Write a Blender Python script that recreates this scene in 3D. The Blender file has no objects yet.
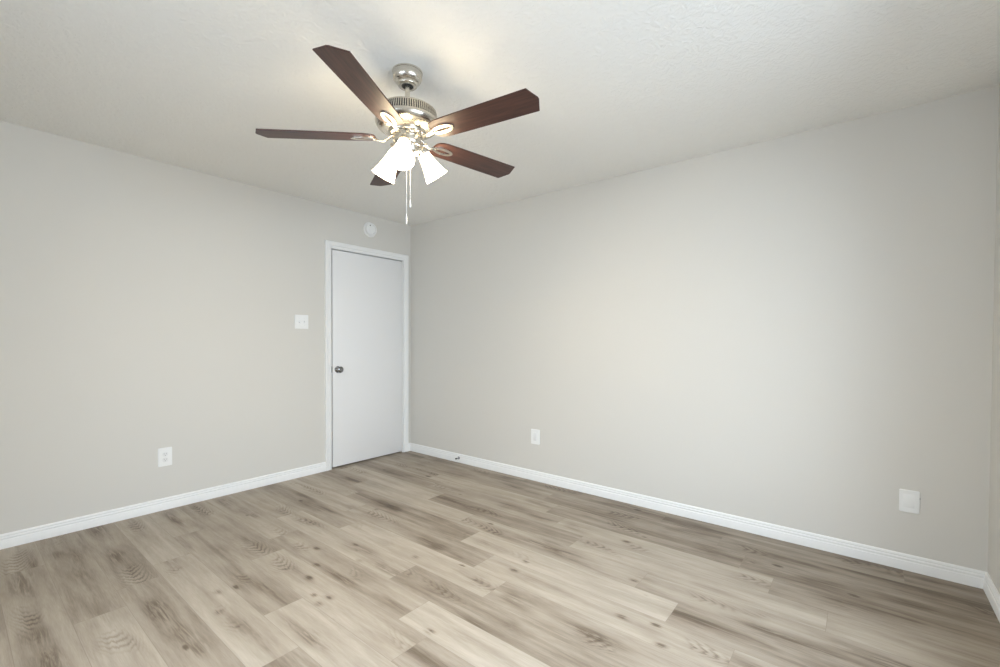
import bpy, bmesh, math, random
from mathutils import Vector, Matrix
from math import sin, cos, pi, radians, exp

sc = bpy.context.scene
col = sc.collection

# ------------------------------------------------------------------ camera
cam_data = bpy.data.cameras.new('camera')
cam = bpy.data.objects.new('camera', cam_data)
col.objects.link(cam)
cam_data.sensor_fit = 'HORIZONTAL'
cam_data.sensor_width = 36.0
cam_data.lens = 448.887 / 1000 * 36.0
cam_data.shift_y = 0.0145
cam_data.clip_start = 0.02
FW = Vector((-0.62763621, 0.7783172, -0.01717924))
RT = Vector((0.77838201, 0.62777786, 0.00404989))
UP = Vector((-0.01393684, 0.01083015, 0.99984422))
M = Matrix((RT, UP, -FW)).transposed().to_4x4()
M.translation = Vector((3.8237313, -3.19098971, 1.20557068))
cam.matrix_world = M
sc.camera = cam

# ------------------------------------------------------------------ world, daylight, exposure
SKY_STRENGTH = 1.0
DAYLIGHT_FRONT_W = 120.0
FILL_RIGHT_W = 120.0
DAYLIGHT_COL = (0.75, 0.87, 1.0)
SHADE_STRENGTH = 18.0
BULB_STRENGTH = 700.0
LAMP_COL = (1.0, 0.825, 0.55)
EXPOSURE = 0.50

world = bpy.data.worlds.new('world')
sc.world = world
world.use_nodes = True
bg = world.node_tree.nodes['Background']
bg.inputs['Color'].default_value = (0.75, 0.86, 1.0, 1)
bg.inputs['Strength'].default_value = SKY_STRENGTH
sc.view_settings.view_transform = 'Standard'
sc.view_settings.look = 'None'
sc.view_settings.exposure = EXPOSURE
sc.view_settings.gamma = 1.0
sc.view_settings.use_curve_mapping = False

ROOM_W, ROOM_D, ROOM_H, WT = 4.317, 3.72, 2.44, 0.11
WIN_X0, WIN_X1, WIN_Z0, WIN_Z1 = 1.75, 3.35, 0.75, 2.10

WIN2_Y0, WIN2_Y1, WIN2_Z0, WIN2_Z1 = -2.75, -1.10, 0.80, 2.08  # unseen right-wall window, added to brighten the ceiling


def daylight(watts, w, h, loc, rot):
    d = bpy.data.lights.new('window_area_light', 'AREA')
    d.shape = 'RECTANGLE'
    d.size, d.size_y = w, h
    d.energy = watts
    d.color = DAYLIGHT_COL
    o = bpy.data.objects.new('window_area_light', d)
    col.objects.link(o)
    o.location = loc
    o.rotation_euler = rot


daylight(DAYLIGHT_FRONT_W, 3.2, 2.4, ((WIN_X0 + WIN_X1) / 2, -ROOM_D - 1.1, 2.15), (radians(72), 0, 0))
daylight(FILL_RIGHT_W, 2.0, 1.5, (ROOM_W + 0.60, (WIN2_Y0 + WIN2_Y1) / 2, 1.85), (radians(62), 0, radians(90)))  # fill light outside the added right window


# ------------------------------------------------------------------ materials
def newmat(name):
    m = bpy.data.materials.new(name)
    m.use_nodes = True
    return m, m.node_tree.nodes, m.node_tree.links, m.node_tree.nodes['Principled BSDF']


def math_node(N, L, op, a, b=None, c=None):
    n = N.new('ShaderNodeMath')
    n.operation = op
    for i, v in enumerate((a, b, c)):
        if v is None:
            continue
        if isinstance(v, (int, float)):
            n.inputs[i].default_value = v
        else:
            L.new(v, n.inputs[i])
    return n.outputs[0]


def paint(name, rgb, rough=0.6, bump=0.0, scale=150.0, detail=2.0, spec=0.4):
    m, N, L, b = newmat(name)
    b.inputs['Base Color'].default_value = (*rgb, 1)
    b.inputs['Roughness'].default_value = rough
    b.inputs['Specular IOR Level'].default_value = spec
    tc = N.new('ShaderNodeTexCoord')
    nz = N.new('ShaderNodeTexNoise')
    nz.inputs['Scale'].default_value = scale
    nz.inputs['Detail'].default_value = detail
    L.new(tc.outputs['Object'], nz.inputs['Vector'])
    if bump:
        bp = N.new('ShaderNodeBump')
        bp.inputs['Strength'].default_value = bump
        bp.inputs['Distance'].default_value = 0.004
        L.new(nz.outputs['Fac'], bp.inputs['Height'])
        L.new(bp.outputs['Normal'], b.inputs['Normal'])
    return m


def metal(name, rgb, rough, brushed=0.0):
    m, N, L, b = newmat(name)
    b.inputs['Base Color'].default_value = (*rgb, 1)
    b.inputs['Metallic'].default_value = 1.0
    tc = N.new('ShaderNodeTexCoord')
    mp = N.new('ShaderNodeMapping')
    mp.inputs['Scale'].default_value = (3, 3, 400)
    nz = N.new('ShaderNodeTexNoise')
    nz.inputs['Scale'].default_value = 2.0
    L.new(tc.outputs['Object'], mp.inputs['Vector'])
    L.new(mp.outputs['Vector'], nz.inputs['Vector'])
    L.new(math_node(N, L, 'MULTIPLY_ADD', nz.outputs['Fac'], brushed, rough - brushed * 0.5), b.inputs['Roughness'])
    return m


M_WALL = paint('wall_paint', (0.70, 0.678, 0.632), 0.75, 0.05, 220, 3, 0.25)


def ceiling_mat():
    m, N, L, b = newmat('textured_ceiling_paint')
    b.inputs['Base Color'].default_value = (0.90, 0.89, 0.855, 1)
    b.inputs['Roughness'].default_value = 0.9
    b.inputs['Specular IOR Level'].default_value = 0.15
    tc = N.new('ShaderNodeTexCoord')
    a = N.new('ShaderNodeTexNoise')
    a.inputs['Scale'].default_value = 26
    a.inputs['Detail'].default_value = 4
    a.inputs['Distortion'].default_value = 1.6
    L.new(tc.outputs['Object'], a.inputs['Vector'])
    r = N.new('ShaderNodeValToRGB')
    r.color_ramp.elements[0].position = 0.42
    r.color_ramp.elements[1].position = 0.60
    L.new(a.outputs['Fac'], r.inputs['Fac'])
    bp = N.new('ShaderNodeBump')
    bp.inputs['Strength'].default_value = 0.32
    bp.inputs['Distance'].default_value = 0.006
    L.new(r.outputs['Color'], bp.inputs['Height'])
    L.new(bp.outputs['Normal'], b.inputs['Normal'])
    return m


M_CEIL = ceiling_mat()
M_TRIM = paint('white_trim_paint', (0.88, 0.88, 0.87), 0.40, 0.02, 60)
M_DOOR = paint('white_door_paint', (0.85, 0.845, 0.84), 0.45, 0.03, 90)
M_PLASTIC = paint('white_plastic', (0.90, 0.90, 0.885), 0.35, 0.0)
M_PLASTIC2 = paint('white_insert_plastic', (0.83, 0.83, 0.82), 0.35, 0.0)
M_DARK = paint('dark_slot', (0.05, 0.05, 0.05), 0.6)
M_GREY = paint('grey_slot', (0.32, 0.32, 0.32), 0.6)
M_RUBBER = paint('grey_rubber', (0.09, 0.09, 0.095), 0.7)
M_NICKEL = metal('brushed_nickel', (0.66, 0.62, 0.55), 0.27, 0.14)
M_CHROME = metal('satin_chrome', (0.30, 0.30, 0.31), 0.12, 0.05)
M_STEEL = metal('dull_steel', (0.30, 0.30, 0.31), 0.35)
M_VENTDARK = paint('dark_vent_core', (0.04, 0.038, 0.033), 0.7)


def blade_mat():
    m, N, L, b = newmat('cherry_wood_blade')
    tc = N.new('ShaderNodeTexCoord')
    mp = N.new('ShaderNodeMapping')
    mp.inputs['Scale'].default_value = (3, 42, 10)
    nz = N.new('ShaderNodeTexNoise')
    nz.inputs['Scale'].default_value = 1.6
    nz.inputs['Detail'].default_value = 6
    nz.inputs['Roughness'].default_value = 0.65
    L.new(tc.outputs['Object'], mp.inputs['Vector'])
    L.new(mp.outputs['Vector'], nz.inputs['Vector'])
    r = N.new('ShaderNodeValToRGB')
    r.color_ramp.elements[0].position = 0.30
    r.color_ramp.elements[0].color = (0.030, 0.0115, 0.009, 1)
    r.color_ramp.elements[1].position = 0.72
    r.color_ramp.elements[1].color = (0.098, 0.040, 0.029, 1)
    L.new(nz.outputs['Fac'], r.inputs['Fac'])
    L.new(r.outputs['Color'], b.inputs['Base Color'])
    b.inputs['Roughness'].default_value = 0.42
    return m


M_BLADE = blade_mat()


def emit_mat(name, rgb, strength):
    m = bpy.data.materials.new(name)
    m.use_nodes = True
    N, L = m.node_tree.nodes, m.node_tree.links
    N.clear()
    e = N.new('ShaderNodeEmission')
    e.inputs['Color'].default_value = (*rgb, 1)
    e.inputs['Strength'].default_value = strength
    o = N.new('ShaderNodeOutputMaterial')
    L.new(e.outputs[0], o.inputs['Surface'])
    return m


M_SHADE = emit_mat('lit_frosted_glass', LAMP_COL, SHADE_STRENGTH)
M_BULB = emit_mat('lit_bulb', LAMP_COL, BULB_STRENGTH)


def glass_mat():
    m = bpy.data.materials.new('window_glass')
    m.use_nodes = True
    N, L = m.node_tree.nodes, m.node_tree.links
    N.clear()
    t = N.new('ShaderNodeBsdfTransparent')
    g = N.new('ShaderNodeBsdfGlossy')
    g.inputs['Roughness'].default_value = 0.02
    mx = N.new('ShaderNodeMixShader')
    mx.inputs[0].default_value = 0.06
    o = N.new('ShaderNodeOutputMaterial')
    L.new(t.outputs[0], mx.inputs[1])
    L.new(g.outputs[0], mx.inputs[2])
    L.new(mx.outputs[0], o.inputs['Surface'])
    return m


M_GLASS = glass_mat()


def floor_mat():
    m, N, L, b = newmat('oak_vinyl_plank')

    def attr(n):
        a = N.new('ShaderNodeAttribute')
        a.attribute_name = n
        return a
    uvn = attr('plank_uv')
    sep = N.new('ShaderNodeSeparateXYZ')
    L.new(uvn.outputs['Vector'], sep.inputs[0])
    u, v = sep.outputs[0], sep.outputs[1]             # metres along / across the plank
    tone = attr('tone').outputs['Fac']
    seed = attr('seed').outputs['Fac']
    blot = attr('blotch').outputs['Fac']
    mk = lambda op, a, b_=None, c=None: math_node(N, L, op, a, b_, c)

    def vec(x, y, z):
        c = N.new('ShaderNodeCombineXYZ')
        for i, s in enumerate((x, y, z)):
            L.new(s, c.inputs[i])
        return c.outputs[0]

    def noise(x, y, z, detail=3.0, rough=0.55, dist=0.0):
        n = N.new('ShaderNodeTexNoise')
        n.inputs['Scale'].default_value = 1.0
        n.inputs['Detail'].default_value = detail
        n.inputs['Roughness'].default_value = rough
        n.inputs['Distortion'].default_value = dist
        L.new(vec(x, y, z), n.inputs['Vector'])
        return n.outputs['Fac']
    zs = mk('MULTIPLY', seed, 37.0)

    def rng_map(x, a0, a1, o0=0.0, o1=1.0):
        m_ = N.new('ShaderNodeMapRange')
        m_.interpolation_type = 'SMOOTHSTEP'
        for nm_, v_ in (('From Min', a0), ('From Max', a1), ('To Min', o0), ('To Max', o1)):
            m_.inputs[nm_].default_value = v_
        L.new(x, m_.inputs['Value'])
        return m_.outputs[0]
    wander = noise(mk('MULTIPLY', u, 1.7), mk('MULTIPLY', zs, 1.3), zs, 2, 0.5)          # heart line drifts along the board
    big = noise(mk('MULTIPLY', u, 1.5), mk('MULTIPLY', v, 17.0), zs, 3, 0.55, 0.5)
    mid = noise(mk('MULTIPLY', u, 5.0), mk('MULTIPLY', v, 58.0), zs, 7, 0.66, 0.5)
    fine = noise(mk('MULTIPLY', u, 18.0), mk('MULTIPLY', v, 320.0), zs, 3, 0.6)
    along = noise(mk('MULTIPLY', u, 2.4), mk('MULTIPLY', v, 2.0), mk('ADD', zs, 5.7), 2, 0.5)
    mask_n = noise(mk('MULTIPLY', u, 2.6), mk('MULTIPLY', v, 3.0), mk('ADD', zs, 11.3), 1.5)
    v0 = mk('MULTIPLY_ADD', wander, 0.17, 0.004)
    vc = mk('DIVIDE', mk('SUBTRACT', v, v0), 0.045)
    par = mk('MULTIPLY', vc, vc)
    heart = mk('EXPONENT', mk('MULTIPLY', par, -0.75))
    heart = mk('MULTIPLY', heart, rng_map(along, 0.40, 0.70))
    # cathedral grain: nested parabolas around the heart line
    ph = mk('ADD', mk('MULTIPLY', u, 52.0), mk('MULTIPLY', par, 3.4))
    ph = mk('ADD', ph, mk('MULTIPLY', big, 5.0))
    ph = mk('ADD', ph, mk('MULTIPLY', mid, 4.5))
    arc = mk('POWER', mk('MULTIPLY_ADD', mk('SINE', mk('MULTIPLY', ph, 2.6)), 0.5, 0.5), 2.0)
    arcs = mk('MULTIPLY', mk('MULTIPLY', arc, rng_map(mask_n, 0.55, 0.66)), mk('EXPONENT', mk('MULTIPLY', par, -0.9)))

    # sum of signed tone terms -> ramp
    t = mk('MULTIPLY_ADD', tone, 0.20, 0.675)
    t = mk('ADD', t, mk('MULTIPLY', mk('SUBTRACT', big, 0.5), 0.62))
    t = mk('ADD', t, mk('MULTIPLY', mk('SUBTRACT', mid, 0.5), 0.40))
    t = mk('ADD', t, mk('MULTIPLY', mk('SUBTRACT', fine, 0.5), 0.24))
    t = mk('SUBTRACT', t, mk('MULTIPLY', heart, mk('MULTIPLY', rng_map(mid, 0.36, 0.60), 0.32)))
    t = mk('SUBTRACT', t, mk('MULTIPLY', blot, rng_map(mid, 0.36, 0.62, 0.10, 0.66)))
    t = mk('SUBTRACT', t, mk('MULTIPLY', arcs, 0.26))
    # small knots, few of them
    vo = N.new('ShaderNodeTexVoronoi')
    vo.inputs['Scale'].default_value = 1.0
    L.new(vec(mk('MULTIPLY', u, 2.6), mk('MULTIPLY', v, 5.5), zs), vo.inputs['Vector'])
    kd = mk('ADD', vo.outputs['Distance'], mk('MULTIPLY', mk('SUBTRACT', mid, 0.5), 0.20))
    t = mk('SUBTRACT', t, mk('MULTIPLY', rng_map(kd, 0.085, 0.01), 0.45))
    r = N.new('ShaderNodeValToRGB')
    E = r.color_ramp.elements
    E[0].position = 0.0
    E[0].color = (0.072, 0.050, 0.033, 1)
    E[1].position = 1.0
    E[1].color = (0.545, 0.485, 0.405, 1)
    e = E.new(0.34)
    e.color = (0.160, 0.121, 0.086, 1)
    e = E.new(0.62)
    e.color = (0.350, 0.294, 0.231, 1)
    L.new(t, r.inputs['Fac'])
    # seams: micro bevel a little over a millimetre wide
    dv = mk('MINIMUM', v, mk('SUBTRACT', 0.178, v))
    du = mk('MINIMUM', u, mk('SUBTRACT', 1.2192, u))
    dd = mk('MINIMUM', dv, du)
    sm = N.new('ShaderNodeMapRange')
    sm.inputs['From Min'].default_value = 0.0003
    sm.inputs['From Max'].default_value = 0.0012
    L.new(dd, sm.inputs['Value'])
    mix = N.new('ShaderNodeMix')
    mix.data_type = 'RGBA'
    mix.inputs['A'].default_value = (0.26, 0.21, 0.165, 1)
    L.new(sm.outputs[0], mix.inputs['Factor'])
    L.new(r.outputs['Color'], mix.inputs['B'])
    L.new(mix.outputs['Result'], b.inputs['Base Color'])
    b.inputs['Roughness'].default_value = 0.48
    b.inputs['Specular IOR Level'].default_value = 0.35
    bp = N.new('ShaderNodeBump')
    bp.inputs['Strength'].default_value = 0.35
    bp.inputs['Distance'].default_value = 0.001
    L.new(mk('ADD', mk('MULTIPLY', fine, 0.3), sm.outputs[0]), bp.inputs['Height'])
    L.new(bp.outputs['Normal'], b.inputs['Normal'])
    return m


M_FLOOR = floor_mat()


# ------------------------------------------------------------------ mesh helpers
def obj(name, bm, mat, parent=None, smooth=False, mats=None):
    bmesh.ops.recalc_face_normals(bm, faces=bm.faces)
    me = bpy.data.meshes.new(name)
    bm.to_mesh(me)
    bm.free()
    for m in (mats or [mat]):
        me.materials.append(m)
    if smooth:
        for p in me.polygons:
            p.use_smooth = True
        if hasattr(me, 'set_sharp_from_angle'):
            me.set_sharp_from_angle(angle=radians(smooth if smooth is not True else 38))
    o = bpy.data.objects.new(name, me)
    col.objects.link(o)
    o.parent = parent
    return o


def tag(o, label, cat, kind=None, group=None):
    o['label'] = label
    o['category'] = cat
    if kind:
        o['kind'] = kind
    if group:
        o['group'] = group
    return o


def thing(name, label, cat, loc, group=None):
    o = bpy.data.objects.new(name, None)
    o.empty_display_size = 0.05
    col.objects.link(o)
    o.location = loc
    return tag(o, label, cat, group=group)


def box(bm, x0, x1, y0, y1, z0, z1, bev=0.0, seg=2):
    t = bmesh.new()
    bmesh.ops.create_cube(t, size=1)
    bmesh.ops.scale(t, vec=(x1 - x0, y1 - y0, z1 - z0), verts=t.verts)
    bmesh.ops.translate(t, vec=((x0 + x1) / 2, (y0 + y1) / 2, (z0 + z1) / 2), verts=t.verts)
    if bev:
        bmesh.ops.bevel(t, geom=t.edges[:], offset=bev, segments=seg, affect='EDGES', profile=0.5)
    merge(bm, t)


def merge(bm, t, mat=None):
    if mat is not None:
        bmesh.ops.transform(t, matrix=mat, verts=t.verts)
    me = bpy.data.meshes.new('tmp')
    t.to_mesh(me)
    t.free()
    bm.from_mesh(me)
    bpy.data.meshes.remove(me)


def lathe(bm, prof, n=64, mat=None):
    """prof: list of (r, z); revolved about z."""
    t = bmesh.new()
    rings = []
    for r, z in prof:
        if r < 1e-6:
            rings.append([t.verts.new((0, 0, z))])
        else:
            rings.append([t.verts.new((r * cos(2 * pi * i / n), r * sin(2 * pi * i / n), z)) for i in range(n)])
    for a, b in zip(rings, rings[1:]):
        for i in range(n):
            j = (i + 1) % n
            if len(a) == 1 and len(b) == 1:
                continue
            if len(a) == 1:
                t.faces.new((a[0], b[i], b[j]))
            elif len(b) == 1:
                t.faces.new((a[i], b[0], a[j]))
            else:
                t.faces.new((a[i], b[i], b[j], a[j]))
    merge(bm, t, mat)


def tube(bm, pts, rad, n=12, flat=1.0):
    """swept tube through pts; rad scalar or list; flat squashes the vertical half-axis."""
    t = bmesh.new()
    pts = [Vector(p) for p in pts]
    rads = rad if isinstance(rad, (list, tuple)) else [rad] * len(pts)
    rings = []
    for i, p in enumerate(pts):
        d = (pts[min(i + 1, len(pts) - 1)] - pts[max(i - 1, 0)]).normalized()
        ref = Vector((0, 0, 1)) if abs(d.z) < 0.95 else Vector((1, 0, 0))
        s = d.cross(ref).normalized()
        w = s.cross(d).normalized()
        rings.append([t.verts.new(p + s * rads[i] * cos(2 * pi * k / n) + w * rads[i] * flat * sin(2 * pi * k / n)) for k in range(n)])
    for a, b in zip(rings, rings[1:]):
        for i in range(n):
            j = (i + 1) % n
            t.faces.new((a[i], b[i], b[j], a[j]))
    t.faces.new(rings[0][::-1])
    t.faces.new(rings[-1])
    merge(bm, t)


def prism(bm, poly, z0, z1, bev=0.0):
    t = bmesh.new()
    vs = [t.verts.new((x, y, z0)) for x, y in poly]
    f = t.faces.new(vs)
    r = bmesh.ops.extrude_face_region(t, geom=[f])
    for v in r['geom']:
        if isinstance(v, bmesh.types.BMVert):
            v.co.z = z1
    bmesh.ops.recalc_face_normals(t, faces=t.faces)
    if bev:
        es = [e for e in t.edges if abs(e.verts[0].co.z - e.verts[1].co.z) < 1e-6]
        bmesh.ops.bevel(t, geom=es, offset=bev, segments=2, affect='EDGES')
    merge(bm, t)


def ring_plate(bm, outer, inner, z0, z1):
    t = bmesh.new()
    n = len(outer)
    o0 = [t.verts.new((x, y, z0)) for x, y in outer]
    i0 = [t.verts.new((x, y, z0)) for x, y in inner]
    o1 = [t.verts.new((x, y, z1)) for x, y in outer]
    i1 = [t.verts.new((x, y, z1)) for x, y in inner]
    for k in range(n):
        j = (k + 1) % n
        t.faces.new((o0[k], o0[j], i0[j], i0[k]))
        t.faces.new((o1[k], i1[k], i1[j], o1[j]))
        t.faces.new((o0[k], o1[k], o1[j], o0[j]))
        t.faces.new((i0[k], i0[j], i1[j], i1[k]))
    merge(bm, t)


def profile_strip(bm, prof, p0, p1, out, m0=0.0, m1=0.0):
    """extrude a (thickness, height) profile from p0 to p1; `out` is the wall normal.
    m0 / m1 = mitre: end points slide along the run by m * thickness."""
    t = bmesh.new()
    p0, p1, out = Vector(p0), Vector(p1), Vector(out)
    d = (p1 - p0).normalized()
    a = [t.verts.new(p0 + out * th + Vector((0, 0, h)) + d * m0 * th) for th, h in prof]
    b = [t.verts.new(p1 + out * th + Vector((0, 0, h)) + d * m1 * th) for th, h in prof]
    n = len(prof)
    for k in range(n):
        j = (k + 1) % n
        t.faces.new((a[k], b[k], b[j], a[j]))
    t.faces.new(a)
    t.faces.new(b[::-1])
    merge(bm, t)


# ------------------------------------------------------------------ room shell
def structure(name, bm, mat, label, cat, smooth=False):
    return tag(obj(name, bm, mat, None, smooth), label, cat, 'structure')


DOOR_Y0, DOOR_Y1, DOOR_H = -0.941, -0.113, 2.052       # rough opening in the left wall

bm = bmesh.new()
box(bm, -WT, 0, -ROOM_D - WT, DOOR_Y0, 0, ROOM_H)
box(bm, -WT, 0, DOOR_Y1, WT, 0, ROOM_H)
box(bm, -WT, 0, DOOR_Y0, DOOR_Y1, DOOR_H, ROOM_H)
structure('wall_left', bm, M_WALL, 'light greige painted wall that holds the white door', 'wall')
bm = bmesh.new()
box(bm, 0, ROOM_W + WT, 0, WT, 0, ROOM_H)
structure('wall_back', bm, M_WALL, 'wide light greige painted wall to the right of the door corner', 'wall')
bm = bmesh.new()
box(bm, ROOM_W, ROOM_W + WT, WIN2_Y1, 0, 0, ROOM_H)
box(bm, ROOM_W, ROOM_W + WT, -ROOM_D - WT, WIN2_Y0, 0, ROOM_H)
box(bm, ROOM_W, ROOM_W + WT, WIN2_Y0, WIN2_Y1, 0, WIN2_Z0)
box(bm, ROOM_W, ROOM_W + WT, WIN2_Y0, WIN2_Y1, WIN2_Z1, ROOM_H)
structure('wall_right', bm, M_WALL, 'sliver of greige wall at the right edge beyond the far corner', 'wall')
bm = bmesh.new()
y0, y1 = -ROOM_D - WT, -ROOM_D
box(bm, 0, WIN_X0, y0, y1, 0, ROOM_H)
box(bm, WIN_X1, ROOM_W, y0, y1, 0, ROOM_H)
box(bm, WIN_X0, WIN_X1, y0, y1, 0, WIN_Z0)
box(bm, WIN_X0, WIN_X1, y0, y1, WIN_Z1, ROOM_H)
structure('wall_front', bm, M_WALL, 'greige wall with a window behind the viewpoint', 'wall')
bm = bmesh.new()
box(bm, -WT, ROOM_W + WT, -ROOM_D - WT, WT, ROOM_H, ROOM_H + 0.1)
structure('ceiling', bm, M_CEIL, 'off-white ceiling with light knockdown texture', 'ceiling')

# window in the front wall
bm = bmesh.new()
fy0, fy1 = -ROOM_D - 0.08, -ROOM_D - 0.03
for a in ((WIN_X0, WIN_X0 + .05, WIN_Z0, WIN_Z1), (WIN_X1 - .05, WIN_X1, WIN_Z0, WIN_Z1),
          (WIN_X0, WIN_X1, WIN_Z0, WIN_Z0 + .05), (WIN_X0, WIN_X1, WIN_Z1 - .05, WIN_Z1),
          ((WIN_X0 + WIN_X1) / 2 - .02, (WIN_X0 + WIN_X1) / 2 + .02, WIN_Z0, WIN_Z1)):
    box(bm, a[0], a[1], fy0, fy1, a[2], a[3], 0.004)
win = structure('window_1', bm, M_TRIM, 'white framed window behind the viewpoint', 'window')
bm = bmesh.new()
box(bm, WIN_X0 + .04, WIN_X1 - .04, -ROOM_D - 0.057, -ROOM_D - 0.053, WIN_Z0 + .04, WIN_Z1 - .04)
obj('pane', bm, M_GLASS, win)

bm = bmesh.new()
fx0, fx1 = ROOM_W + 0.03, ROOM_W + 0.08
ym = (WIN2_Y0 + WIN2_Y1) / 2
for a in ((WIN2_Y0, WIN2_Y0 + .05, WIN2_Z0, WIN2_Z1), (WIN2_Y1 - .05, WIN2_Y1, WIN2_Z0, WIN2_Z1),
          (WIN2_Y0, WIN2_Y1, WIN2_Z0, WIN2_Z0 + .05), (WIN2_Y0, WIN2_Y1, WIN2_Z1 - .05, WIN2_Z1), (ym - .02, ym + .02, WIN2_Z0, WIN2_Z1)):
    box(bm, fx0, fx1, a[0], a[1], a[2], a[3], 0.004)
win_added = structure('window_added', bm, M_TRIM, 'unseen white framed window added in the right wall to brighten the ceiling', 'window')
bm = bmesh.new()
box(bm, ROOM_W + .053, ROOM_W + .057, WIN2_Y0 + .04, WIN2_Y1 - .04, WIN2_Z0 + .04, WIN2_Z1 - .04)
obj('pane', bm, M_GLASS, win_added)

# floor: 178 mm x 1219 mm planks running along x, one mesh
PW, PL, PY = 0.178, 1.2192, -0.014
JOINT = {0: .35, 1: .735, 2: .892, 3: 1.052, 4: 1.284, 5: 1.756, 6: .745, 7: 1.014, 8: 1.238, 9: .765,
         10: 1.062, 11: 1.246, 12: .588, 13: .902, 14: 1.063, 15: 1.253, 16: .45, 17: .8, 18: .2, 19: 1.1, 20: .6}
TONE = {0: (-.5, -.5, -.6, -.7, -.6), 1: (-.3, -.3, -.7, -.85, -.7), 2: (-.2, .2, -.6, -.75, -.7), 3: (-.6, .0, .3, -.5, -.5),  # printed plank tones, plus dimmer light painted in near door and right corner
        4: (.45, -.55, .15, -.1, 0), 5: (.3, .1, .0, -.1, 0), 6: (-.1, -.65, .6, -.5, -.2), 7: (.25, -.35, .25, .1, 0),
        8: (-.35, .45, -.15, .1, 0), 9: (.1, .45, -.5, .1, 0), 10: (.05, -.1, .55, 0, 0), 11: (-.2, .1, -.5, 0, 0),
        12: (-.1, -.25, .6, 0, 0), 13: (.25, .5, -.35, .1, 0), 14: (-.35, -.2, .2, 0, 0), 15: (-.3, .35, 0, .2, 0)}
BLOTCH = [(0.38, -2.9, 0.5), (0.44, -2.74, 0.5), (0.61, -2.61, 0.6), (0.22, -2.24, 0.6), (1.02, -2.05, 0.4), (1.66, -2.22, 0.4),
          (1.49, -2.6, 0.3), (1.99, -2.28, 0.5), (1.78, -1.94, 0.6), (1.91, -1.75, 0.6), (2.2, -1.92, 0.4), (2.57, -1.79, 0.45),
          (2.5, -2.07, 0.4), (2.64, -1.03, 0.45), (3.0, -1.53, 0.5), (3.31, -1.16, 0.6), (3.5, -1.05, 0.55), (3.12, -0.38, 0.5),
          (3.86, -0.2, 0.5), (4.1, -0.23, 0.5), (4.02, -0.42, 0.5), (3.86, -0.58, 0.45), (3.68, -1.06, 0.5), (0.49, -1.46, 0.5),
          (0.84, -1.69, 0.4), (0.89, -1.5, 0.4), (1.16, -1.18, 0.5), (0.44, -0.99, 0.5), (0.69, -0.82, 0.4), (0.79, -0.55, 0.3),
          (1.42, -0.81, 0.5), (2.45, -0.92, 0.4), (2.79, -0.43, 0.4), (2.51, -0.36, 0.4)]
KNOT = [(1.9, -2.07), (1.39, -1.85), (1.57, -1.95), (1.52, -1.69), (1.71, -1.78), (1.66, -2.04), (1.91, -2.13), (1.47, -2.31),
        (1.45, -2.38), (1.63, -2.44), (1.91, -1.56), (2.45, -1.94), (2.42, -1.33), (2.74, -0.63), (2.95, -1.02), (3.02, -1.34), (3.22, -1.42)]


def build_floor():
    rng = random.Random(7)
    verts, faces, fu, ft, fs, fb = [], [], [], [], [], []
    for r in range(-1, 21):
        ya, yb = PY - PW * r, PY - PW * (r + 1)         # ya > yb
        j = JOINT.get(r, .5)
        tones = TONE.get(r)
        k = 1
        while j > -0.06:
            j -= PL
            k -= 1
        x = j
        while x < ROOM_W + 0.05:
            s = rng.random()
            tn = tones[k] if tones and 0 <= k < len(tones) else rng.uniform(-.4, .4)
            xa, xb = max(x, -0.06), min(x + PL, ROOM_W + 0.06)
            if xb > xa:
                nu = max(1, int((xb - xa) / 0.015))
                nv = 14
                Y0, Y1 = max(yb, -ROOM_D - .06), min(ya, .06)
                if Y1 <= Y0:
                    x += PL
                    k += 1
                    continue
                base = len(verts)
                loc = [b for b in BLOTCH if yb <= b[1] < ya and x <= b[0] < x + PL]
                kn = [b for b in KNOT if yb <= b[1] < ya and x <= b[0] < x + PL]
                for a in range(nu + 1):
                    for c in range(nv + 1):
                        px, py = xa + (xb - xa) * a / nu, Y0 + (Y1 - Y0) * c / nv
                        verts.append((px, py, 0))
                        bl = 0
                        for bx, by, bs in loc:
                            bl += bs * exp(-((px - bx) / .17) ** 2 - ((py - by) / .026) ** 2)
                        for bx, by in kn:
                            bl += 1.1 * exp(-((px - bx) / .022) ** 2 - ((py - by) / .011) ** 2)
                        fu.append((px - x, py - yb, 0))
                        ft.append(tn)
                        fs.append(s)
                        fb.append(bl)
                for a in range(nu):
                    for c in range(nv):
                        i = base + a * (nv + 1) + c
                        faces.append((i, i + nv + 1, i + nv + 2, i + 1))
            x += PL
            k += 1
    me = bpy.data.meshes.new('floor')
    me.from_pydata(verts, [], faces)
    a = me.attributes.new('plank_uv', 'FLOAT_VECTOR', 'POINT')
    a.data.foreach_set('vector', [c for p in fu for c in p])
    for nm, dat in (('tone', ft), ('seed', fs), ('blotch', fb)):
        a = me.attributes.new(nm, 'FLOAT', 'POINT')
        a.data.foreach_set('value', dat)
    me.materials.append(M_FLOOR)
    o = bpy.data.objects.new('floor', me)
    col.objects.link(o)
    tag(o, 'greyish oak vinyl plank floor with knots and cathedral grain', 'floor', 'structure')
    return o


build_floor()

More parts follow.
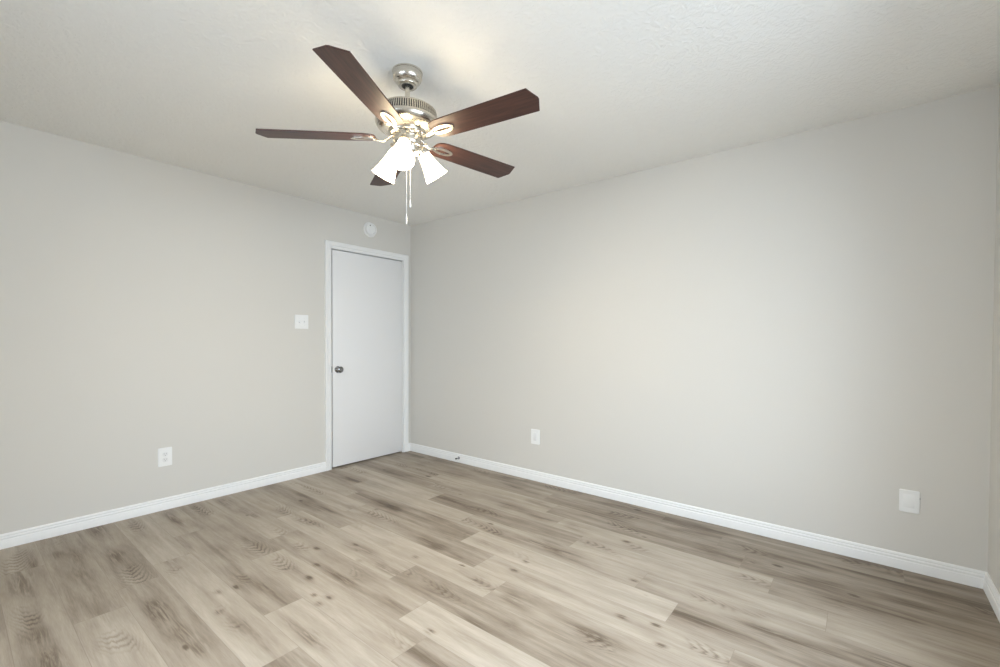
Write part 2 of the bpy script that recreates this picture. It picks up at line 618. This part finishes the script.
# baseboards
BB = [(0, 0), (.016, 0), (.016, .044), (.0145, .048), (.012, .050), (.012, .055), (.0135, .058), (.0125, .063),
      (.0095, .066), (.0095, .070), (.0105, .073), (.0085, .079), (.005, .083), (0, .083)]
CAS_L, CAS_R = -1.001, -0.040       # outer edges of the door casing
bm = bmesh.new()
profile_strip(bm, BB, (0, -ROOM_D, 0), (0, CAS_L, 0), (1, 0, 0), 1, 0)
profile_strip(bm, BB, (0, CAS_R, 0), (0, 0, 0), (1, 0, 0), 0, -1)
structure('baseboard_left', bm, M_TRIM, 'white moulded baseboard along the wall with the door', 'baseboard', 25)
bm = bmesh.new()
profile_strip(bm, BB, (0, 0, 0), (ROOM_W, 0, 0), (0, -1, 0), 1, -1)
structure('baseboard_back', bm, M_TRIM, 'long white moulded baseboard right of the door corner', 'baseboard', 25)
bm = bmesh.new()
profile_strip(bm, BB, (ROOM_W, 0, 0), (ROOM_W, -ROOM_D, 0), (-1, 0, 0), 1, -1)
structure('baseboard_right', bm, M_TRIM, 'short bit of white baseboard at the lower right edge', 'baseboard', 25)
bm = bmesh.new()
profile_strip(bm, BB, (ROOM_W, -ROOM_D, 0), (0, -ROOM_D, 0), (0, 1, 0), 1, -1)
structure('baseboard_front', bm, M_TRIM, 'white baseboard under the window behind the viewpoint', 'baseboard', 25)

# door casing with jamb (mitred moulding)
CP = [(0, 0), (.010, 0), (.012, .004), (.013, .014), (.009, .017), (.009, .020), (.014, .024), (.015, .038), (.018, .046), (.018, .056), (.015, .060), (0, .060)]
CI_L, CI_R, CI_T = CAS_L + .060, CAS_R - .060, 2.052   # inner edges


def casing():
    bm = bmesh.new()
    path = [((CI_L, 0.0), (-1, 0)), ((CI_L, CI_T), (-1, 1)), ((CI_R, CI_T), (1, 1)), ((CI_R, 0.0), (1, 0))]
    rings = []
    for (y, z), (dy, dz) in path:
        rings.append([bm.verts.new((th, y + dy * w, z + dz * w)) for th, w in CP])
    n = len(CP)
    for a, b in zip(rings, rings[1:]):
        for k in range(n):
            j = (k + 1) % n
            bm.faces.new((a[k], b[k], b[j], a[j]))
    bm.faces.new(rings[0])
    bm.faces.new(rings[-1][::-1])
    # jamb boards lining the opening, and the stop behind the slab
    J0, J1 = CI_L + .004, CI_R - .004
    box(bm, -WT, .002, DOOR_Y0, J0 + 0.000, 0, DOOR_H)
    box(bm, -WT, .002, J1, DOOR_Y1 + .0, 0, DOOR_H)
    box(bm, -WT, .002, DOOR_Y0, DOOR_Y1, DOOR_H - .004, DOOR_H)
    box(bm, -.062, -.046, J0, J0 + .012, 0, DOOR_H - .004)
    box(bm, -.062, -.046, J1 - .012, J1, 0, DOOR_H - .004)
    box(bm, -.062, -.046, J0, J1, DOOR_H - .016, DOOR_H - .004)
    return structure('trim_1', bm, M_TRIM, 'white moulded casing framing the closed door', 'door casing', 25)


casing()

# unseen box added behind the door, keeps sky light out of the gap
bm = bmesh.new()
box(bm, -.62, -.60, -1.3, 0.25, -.02, DOOR_H + .1)
box(bm, -.60, -WT, -1.3, -1.28, -.02, DOOR_H + .1)
box(bm, -.60, -WT, .23, .25, -.02, DOOR_H + .1)
box(bm, -.60, -WT, -1.28, .23, DOOR_H + .08, DOOR_H + .1)
box(bm, -.60, -WT, -1.28, .23, -.02, -.001)
structure('wall_light_block', bm, M_WALL, 'unseen box added behind the closed door to block sky light', 'wall')

# door slab with knob and hinges
SL0, SL1, SLT = -0.9215, -0.1090, 2.038
bm = bmesh.new()
box(bm, -.042, -.005, SL0, SL1, .012, SLT, .002)
door = structure('door_1', bm, M_DOOR, 'closed flat white door near the room corner', 'door', 30)


def knob():
    bm = bmesh.new()
    # axis along +x
    R = Matrix.Rotation(radians(90), 4, 'Y')
    lathe(bm, [(0, 0), (.031, 0), (.031, .003), (.027, .007), (.017, .010), (.013, .016), (.0125, .026), (.017, .032),
               (.0260, .036), (.0300, .044), (.0300, .051), (.025, .058), (.012, .061), (0, .061)], 40, R)
    o = obj('door_knob', bm, M_CHROME, door, 50)
    o.location = (-.005, -0.870, .926)
    o['label'] = 'round polished steel door knob'
    bm = bmesh.new()
    lathe(bm, [(0, .060), (.0045, .060), (.0045, .0625), (0, .0625)], 16, R)
    obj('lock_button', bm, M_STEEL, o)
    bm = bmesh.new()
    box(bm, -.030, -.010, SL0 - .0012, SL0 + .001, .90, .955)
    obj('latch_plate', bm, M_STEEL, door)


knob()


def hinges():
    first = None
    for z in (.342, 1.075, 1.80):
        if first is None:
            bm = bmesh.new()
            n = 5
            for k in range(n):
                t = bmesh.new()
                lathe(t, [(0, 0), (.0052, 0), (.0055, .0008), (.0055, .0165), (.0052, .0172), (0, .0172)], 16)
                merge(bm, t, Matrix.Translation((0, 0, -.0445 + k * .0178)))
            t = bmesh.new()
            lathe(t, [(0, .0445), (.0045, .0445), (.0055, .047), (.003, .050), (0, .0505)], 16)
            merge(bm, t)
            o = obj('hinge', bm, M_TRIM, door, 40)
            first = o
        else:
            o = first.copy()
            col.objects.link(o)
            o.parent = door
        o.location = (.0015, SL1 + .001, z)


hinges()


# ------------------------------------------------------------------ wall plates
def wall_frame(o, side):
    """local x = to the right as seen in the room, local y = up, local z = out of the wall"""
    if side == 'left':
        o.matrix_world = Matrix.Translation(o.location) @ Matrix(((0, 0, 1, 0), (1, 0, 0, 0), (0, 1, 0, 0), (0, 0, 0, 1)))
    else:
        o.matrix_world = Matrix.Translation(o.location) @ Matrix(((1, 0, 0, 0), (0, 0, -1, 0), (0, 1, 0, 0), (0, 0, 0, 1)))


def plate_mesh(w, h, t=.006):
    bm = bmesh.new()
    q = bmesh.new()
    bmesh.ops.create_cube(q, size=1)
    bmesh.ops.scale(q, vec=(w, h, t), verts=q.verts)
    bmesh.ops.translate(q, vec=(0, 0, t / 2), verts=q.verts)
    top = [e for e in q.edges if all(v.co.z > t * .9 for v in e.verts)]
    side = [e for e in q.edges if abs(e.verts[0].co.z - e.verts[1].co.z) > t * .5]
    bmesh.ops.bevel(q, geom=side + top, offset=.0028, segments=3, affect='EDGES')
    merge(bm, q)
    return bm


def small_box(x, y, w, h, z0, z1, bev=.0006):
    bm = bmesh.new()
    box(bm, x - w / 2, x + w / 2, y - h / 2, y + h / 2, z0, z1, bev, 2)
    return bm


def screw(parent, x, y, z):
    bm = bmesh.new()
    lathe(bm, [(0, 0), (.0032, 0), (.0030, .0008), (.0016, .0013), (0, .0014)], 16)
    o = obj('screw', bm, M_PLASTIC2, parent, 40)
    o.location = (x, y, z)
    return o


def round_poly(w, h, r, n=6):
    pts = []
    for cx_, cy_, a0 in ((w / 2 - r, h / 2 - r, 0), (-w / 2 + r, h / 2 - r, 90), (-w / 2 + r, -h / 2 + r, 180), (w / 2 - r, -h / 2 + r, 270)):
        for k in range(n + 1):
            a = radians(a0 + 90 * k / n)
            pts.append((cx_ + r * cos(a), cy_ + r * sin(a)))
    return pts


# duplex outlet on the left wall
def duplex():
    t = thing('wall_outlet', 'white duplex power outlet on the left wall above the baseboard', 'outlet', (0, -2.2165, .3725))
    wall_frame(t, 'left')
    obj('cover_plate', plate_mesh(.083, .130), M_PLASTIC, t, 30)
    for s in (-1, 1):
        bm = bmesh.new()
        poly = []
        for k in range(48):
            a = 2 * pi * k / 48
            poly.append((.0172 * cos(a), max(-.0142, min(.0142, .0172 * sin(a)))))
        prism(bm, poly, .004, .0076, .0004)
        rc = obj('receptacle', bm, M_PLASTIC2, t, 30)
        rc.location = (0, s * .0195, 0)
        for px, h in ((-.0064, .0080), (.0064, .0066)):
            obj('slot', small_box(px, .0035, .0020, h, .0068, .0080, 0), M_GREY, rc)
        bm = bmesh.new()
        lathe(bm, [(0, .0068), (.0026, .0068), (.0026, .0080), (0, .0080)], 20)
        g = obj('ground_hole', bm, M_GREY, rc)
        g.location = (0, -.0075, 0)
    screw(t, 0, 0, .006)


duplex()


def toggle_switch():
    t = thing('light_switch', 'white two-toggle light switch plate left of the door', 'light switch', (0, -1.220, 1.360))
    wall_frame(t, 'left')
    obj('cover_plate', plate_mesh(.122, .122), M_PLASTIC, t, 30)
    for i, s in enumerate((-1, 1)):
        obj('toggle_slot', small_box(s * .023, 0, .0105, .0245, .0045, .0064, .0003), M_PLASTIC2, t)
        bm = bmesh.new()
        q = bmesh.new()
        box(q, -.0042, .0042, -.005, .005, 0, .015, .0012)
        merge(bm, q, Matrix.Translation((s * .023, 0, .0045)) @ Matrix.Rotation(radians(28 if i == 0 else -28), 4, 'X'))
        obj('toggle', bm, M_PLASTIC, t, 30)
        for v in (-1, 1):
            screw(t, s * .023, v * .030, .006)


toggle_switch()


def decora(x):
    t = thing('wall_outlet', 'white wall plate with rectangular insert, low on the wall near the door corner', 'outlet', (x, 0, .377))
    wall_frame(t, 'back')
    obj('cover_plate', plate_mesh(.088, .128), M_PLASTIC, t, 30)
    ins = obj('receptacle', small_box(0, 0, .033, .067, .0045, .0078, .0008), M_PLASTIC2, t, 30)
    for s in (-1, 1):
        for px, h in ((-.0064, .0080), (.0064, .0066)):
            obj('slot', small_box(px, s * .0165 + .0025, .0018, h, .0070, .0081, 0), M_PLASTIC2, ins)
    for v in (-1, 1):
        screw(t, 0, v * .049, .006)


decora(1.6465)


def blank_plate():
    t = thing('wall_plate', 'white blank cover plate low on the wall towards the far right', 'wall plate', (4.029, 0, .3655))
    wall_frame(t, 'back')
    obj('cover_plate', plate_mesh(.080, .117, .009), M_PLASTIC, t, 30)
    obj('insert', small_box(-.002, .002, .046, .070, .0075, .0096, .0006), M_PLASTIC, t, 30)
    obj('side_grey_block', small_box(.0405, .022, .004, .010, .001, .006, .0005), M_GREY, t)  # small grey block at the plate's right edge


blank_plate()


def smoke_alarm():
    t = thing('smoke_alarm', 'round white smoke alarm on the wall above the door', 'smoke alarm', (0, -.520, 2.297))
    wall_frame(t, 'left')
    bm = bmesh.new()
    lathe(bm, [(0, 0), (.073, 0), (.073, .007), (.070, .010), (.064, .011), (0, .011)], 64)
    obj('base_plate', bm, M_PLASTIC, t, 35)
    bm = bmesh.new()
    lathe(bm, [(.060, .010), (.062, .014), (.062, .030), (.059, .036), (.052, .039), (.030, .041), (0, .0415)], 64)
    d = obj('cover', bm, M_PLASTIC, t, 35)
    bm = bmesh.new()
    lathe(bm, [(0, .040), (.006, .040), (.0055, .0425), (0, .043)], 24)
    o = obj('test_button', bm, M_DARK, d, 35)
    o.location = (-.020, .034, 0)
    for k in range(5):
        bm = bmesh.new()
        for i in range(12):
            a0, a1 = radians(-75 + k * 30 + 3), radians(-75 + k * 30 + 27)
            a = a0 + (a1 - a0) * i / 11
            if i:
                tube(bm, [pa, (.043 * cos(a), .043 * sin(a), .0398)], .0012, 6)
            pa = (.043 * cos(a), .043 * sin(a), .0398)
        obj('vent_slit', bm, M_GREY, d)


smoke_alarm()


def door_stop():
    t = thing('door_stop', 'small grey door stop screwed into the baseboard near the corner', 'door stop', (.748, -.016, .046))
    wall_frame(t, 'back')
    bm = bmesh.new()
    lathe(bm, [(0, -.002), (.014, -.002), (.014, .003), (.009, .008), (.006, .012), (.0045, .016), (.0045, .034), (0, .034)], 24)
    obj('rod', bm, M_STEEL, t, 35)
    bm = bmesh.new()
    lathe(bm, [(0, .032), (.0075, .032), (.008, .035), (.008, .043), (.006, .046), (0, .047)], 24)
    obj('rubber_tip', bm, M_RUBBER, t, 35)


door_stop()

# ------------------------------------------------------------------ ceiling fan
FX, FY = 2.1754, -1.8346
fan = thing('ceiling_fan', 'ceiling fan with five dark reddish wood blades, nickel motor and lit white glass shades', 'ceiling fan', (FX, FY, 0))


def fan_body():
    bm = bmesh.new()
    lathe(bm, [(0, 2.44), (.0685, 2.44), (.0690, 2.437), (.0690, 2.434), (.0665, 2.432), (.0662, 2.414), (.0640, 2.404), (.0580, 2.395), (.0490, 2.388), (.046, 2.386),
               (.0455, 2.384), (.0465, 2.381), (.0455, 2.377), (.042, 2.374), (.031, 2.373), (.024, 2.375), (.020, 2.381), (.0, 2.383)], 64)
    cp = obj('canopy', bm, M_NICKEL, fan, 40)
    bm = bmesh.new()
    lathe(bm, [(0, 2.386), (.026, 2.386), (.026, 2.3735), (.013, 2.3735), (.013, 2.385), (0, 2.385)], 40)
    obj('hanger_opening', bm, M_VENTDARK, cp)
    bm = bmesh.new()
    lathe(bm, [(0, 2.385), (.0112, 2.385), (.0112, 2.274), (.018, 2.272), (.022, 2.268), (.022, 2.258), (0, 2.258)], 32)
    obj('downrod', bm, M_NICKEL, fan, 40)
    bm = bmesh.new()
    lathe(bm, [(0, 2.262), (.10, 2.262), (.122, 2.261), (.131, 2.259), (.1335, 2.256), (.1335, 2.252), (.127, 2.252), (.129, 2.2155),
               (.1415, 2.2155), (.1440, 2.213), (.1450, 2.208), (.1450, 2.204), (.1440, 2.198), (.138, 2.187), (.126, 2.177), (.108, 2.169),
               (.092, 2.165), (.088, 2.164), (0, 2.164)], 96)
    mo = obj('motor_housing', bm, M_NICKEL, fan, 40)
    bm = bmesh.new()
    lathe(bm, [(.1295, 2.2520), (.1325, 2.2350), (.1355, 2.2156)], 96)
    obj('vent_core', bm, M_VENTDARK, mo)
    bm = bmesh.new()
    n = 84
    for k in range(n):
        q = bmesh.new()
        w = .0024
        a = [(.1265, -w, 2.2525), (.1265, w, 2.2525), (.1337, w, 2.2525), (.1337, -w, 2.2525)]
        b = [(.1330, -w, 2.2150), (.1330, w, 2.2150), (.1405, w, 2.2150), (.1405, -w, 2.2150)]
        va = [q.verts.new(p) for p in a]
        vb = [q.verts.new(p) for p in b]
        for i in range(4):
            j = (i + 1) % 4
            q.faces.new((va[i], va[j], vb[j], vb[i]))
        q.faces.new(va)
        q.faces.new(vb)
        merge(bm, q, Matrix.Rotation(2 * pi * k / n, 4, 'Z'))
    obj('vent_grille', bm, M_NICKEL, mo)
    bm = bmesh.new()
    lathe(bm, [(0, 2.166), (.084, 2.166), (.086, 2.162), (.085, 2.152), (.080, 2.147), (.066, 2.145), (0, 2.145)], 64)
    obj('flywheel', bm, M_NICKEL, fan, 40)
    bm = bmesh.new()
    lathe(bm, [(0, 2.147), (.060, 2.147), (.063, 2.142), (.063, 2.108), (.060, 2.100), (.056, 2.097), (.056, 2.078), (.052, 2.066),
               (.040, 2.056), (.020, 2.052), (.012, 2.050), (.010, 2.042), (.004, 2.038), (0, 2.038)], 64)
    obj('switch_housing', bm, M_NICKEL, fan, 40)


fan_body()

PITCH, PHI0, ZB = -0.1786, -1.0788, 2.1359


def blade_outline():
    # root (narrow, rounded) -> long edges -> shallow pointed tip with clipped corners
    half = [(.142, .022), (.146, .036), (.155, .047), (.170, .055), (.195, .060), (.30, .0625), (.45, .0650), (.6356, .0674)]
    top = half + [(.650, .030), (.6600, .006)]
    return [(r, u) for r, u in top] + [(r, -u) for r, u in reversed(top)]


def fan_blades():
    bme = bmesh.new()
    prism(bme, blade_outline(), -.003, .003, .0012)
    first_b = obj('blade', bme, M_BLADE, fan, 30)
    # bracket under the blade: oval ring + curved arm to the flywheel
    bm = bmesh.new()
    n = 48
    outer = [(.200 + .056 * cos(2 * pi * k / n), .026 * sin(2 * pi * k / n)) for k in range(n)]
    inner = [(.200 + .043 * cos(2 * pi * k / n), .0090 * sin(2 * pi * k / n)) for k in range(n)]
    ring_plate(bm, outer, inner, -.0085, -.0030)
    tube(bm, [(.060, 0, .010), (.074, 0, .006), (.090, 0, -.006), (.108, 0, -.015), (.126, 0, -.014), (.140, 0, -.009), (.154, 0, -.006)],
         [.010, .011, .0095, .0085, .0085, .0105, .014], 14, .45)
    first_k = obj('blade_bracket', bm, M_NICKEL, fan, 45)
    for k in range(5):
        phi = PHI0 + k * 2 * pi / 5
        e = Vector((cos(phi), sin(phi), .0001 + .0263 * cos(phi) + .0087 * sin(phi))).normalized()
        t0 = Vector((-sin(phi), cos(phi), 0))
        t = t0 * cos(PITCH) + Vector((0, 0, 1)) * sin(PITCH)
        nrm = e.cross(t).normalized()
        t = nrm.cross(e)
        mt = Matrix((e, t, nrm)).transposed().to_4x4()
        mt.translation = Vector((0, 0, ZB))
        if k == 0:
            b, br = first_b, first_k
        else:
            b, br = first_b.copy(), first_k.copy()
            col.objects.link(b)
            col.objects.link(br)
            b.parent = fan
            br.parent = fan
        b.matrix_basis = mt
        br.matrix_basis = mt


fan_blades()


def fan_lights():
    tilt = radians(36)
    # local frame: z runs from the fitter out along the shade, origin at the shade neck
    bm = bmesh.new()
    out = [(.0255, 0), (.0275, .004), (.0285, .014), (.031, .032), (.036, .056), (.043, .082), (.0515, .108), (.0575, .124)]
    inn = [(r - .0025, z) for r, z in reversed(out)]
    lathe(bm, out + inn, 48)
    shade = obj('glass_shade', bm, M_SHADE, fan, True)
    bm = bmesh.new()
    lathe(bm, [(0, .006), (.012, .006), (.013, .020), (.018, .040), (.024, .056), (.026, .070), (.023, .084), (.014, .094), (0, .098)], 32)
    bulb = obj('light_bulb', bm, M_BULB, shade, True)
    bm = bmesh.new()
    lathe(bm, [(0, -.030), (.010, -.030), (.012, -.026), (.022, -.022), (.0275, -.014), (.0285, .002), (.0285, .008), (.0265, .009), (.0265, .001), (0, -.002)], 40)
    cup = obj('socket_cup', bm, M_NICKEL, fan, 40)
    bm = bmesh.new()
    tube(bm, [(-.040, 0, -.020), (-.026, 0, -.026), (-.012, 0, -.030), (0, 0, -.028)], [.010, .009, .009, .0095], 16)
    arm = obj('lamp_arm', bm, M_NICKEL, cup, True)
    for i, az in enumerate((-49.6, 70.4, 190.4)):
        a = radians(az)
        d = Vector((cos(a) * sin(tilt), sin(a) * sin(tilt), -cos(tilt)))
        y = Vector((-sin(a), cos(a), 0))
        x = y.cross(d)
        mt = Matrix((x, y, d)).transposed().to_4x4()
        mt.translation = Vector((.075 * cos(a), .075 * sin(a), 2.085))
        if i == 0:
            s, c, b, r = shade, cup, bulb, arm
        else:
            s, c, b, r = shade.copy(), cup.copy(), bulb.copy(), arm.copy()
            for o in (s, c, b, r):
                col.objects.link(o)
            s.parent = c.parent = fan
            b.parent = s
            r.parent = c
        s.matrix_basis = mt
        c.matrix_basis = mt


fan_lights()


def chain(x, y, zt, zb_fob, zt_fob):
    bm = bmesh.new()
    n = int((zt - zt_fob) / .0052)
    for k in range(n + 1):
        q = bmesh.new()
        bmesh.ops.create_icosphere(q, subdivisions=1, radius=.0014)
        merge(bm, q, Matrix.Translation((x, y, zt - (zt - zt_fob) * k / n)))
    tube(bm, [(x, y, zt), (x, y, zt_fob)], .0008, 6)
    o = obj('pull_chain', bm, M_PLASTIC, fan, True)
    bm = bmesh.new()
    L = zt_fob - zb_fob
    lathe(bm, [(0, zt_fob + .001), (.0018, zt_fob), (.0026, zt_fob - .004), (.0030, zt_fob - L * .5), (.0032, zb_fob + .003), (.0022, zb_fob), (0, zb_fob)], 20,
          Matrix.Translation((x, y, 0)))
    f = obj('chain_fob', bm, M_PLASTIC, o, True)


chain(2.19618 - FX, -1.85638 - FY, 2.066, 1.7352, 1.7724)
chain(2.20941 - FX, -1.84571 - FY, 2.070, 1.8102, 1.8443)
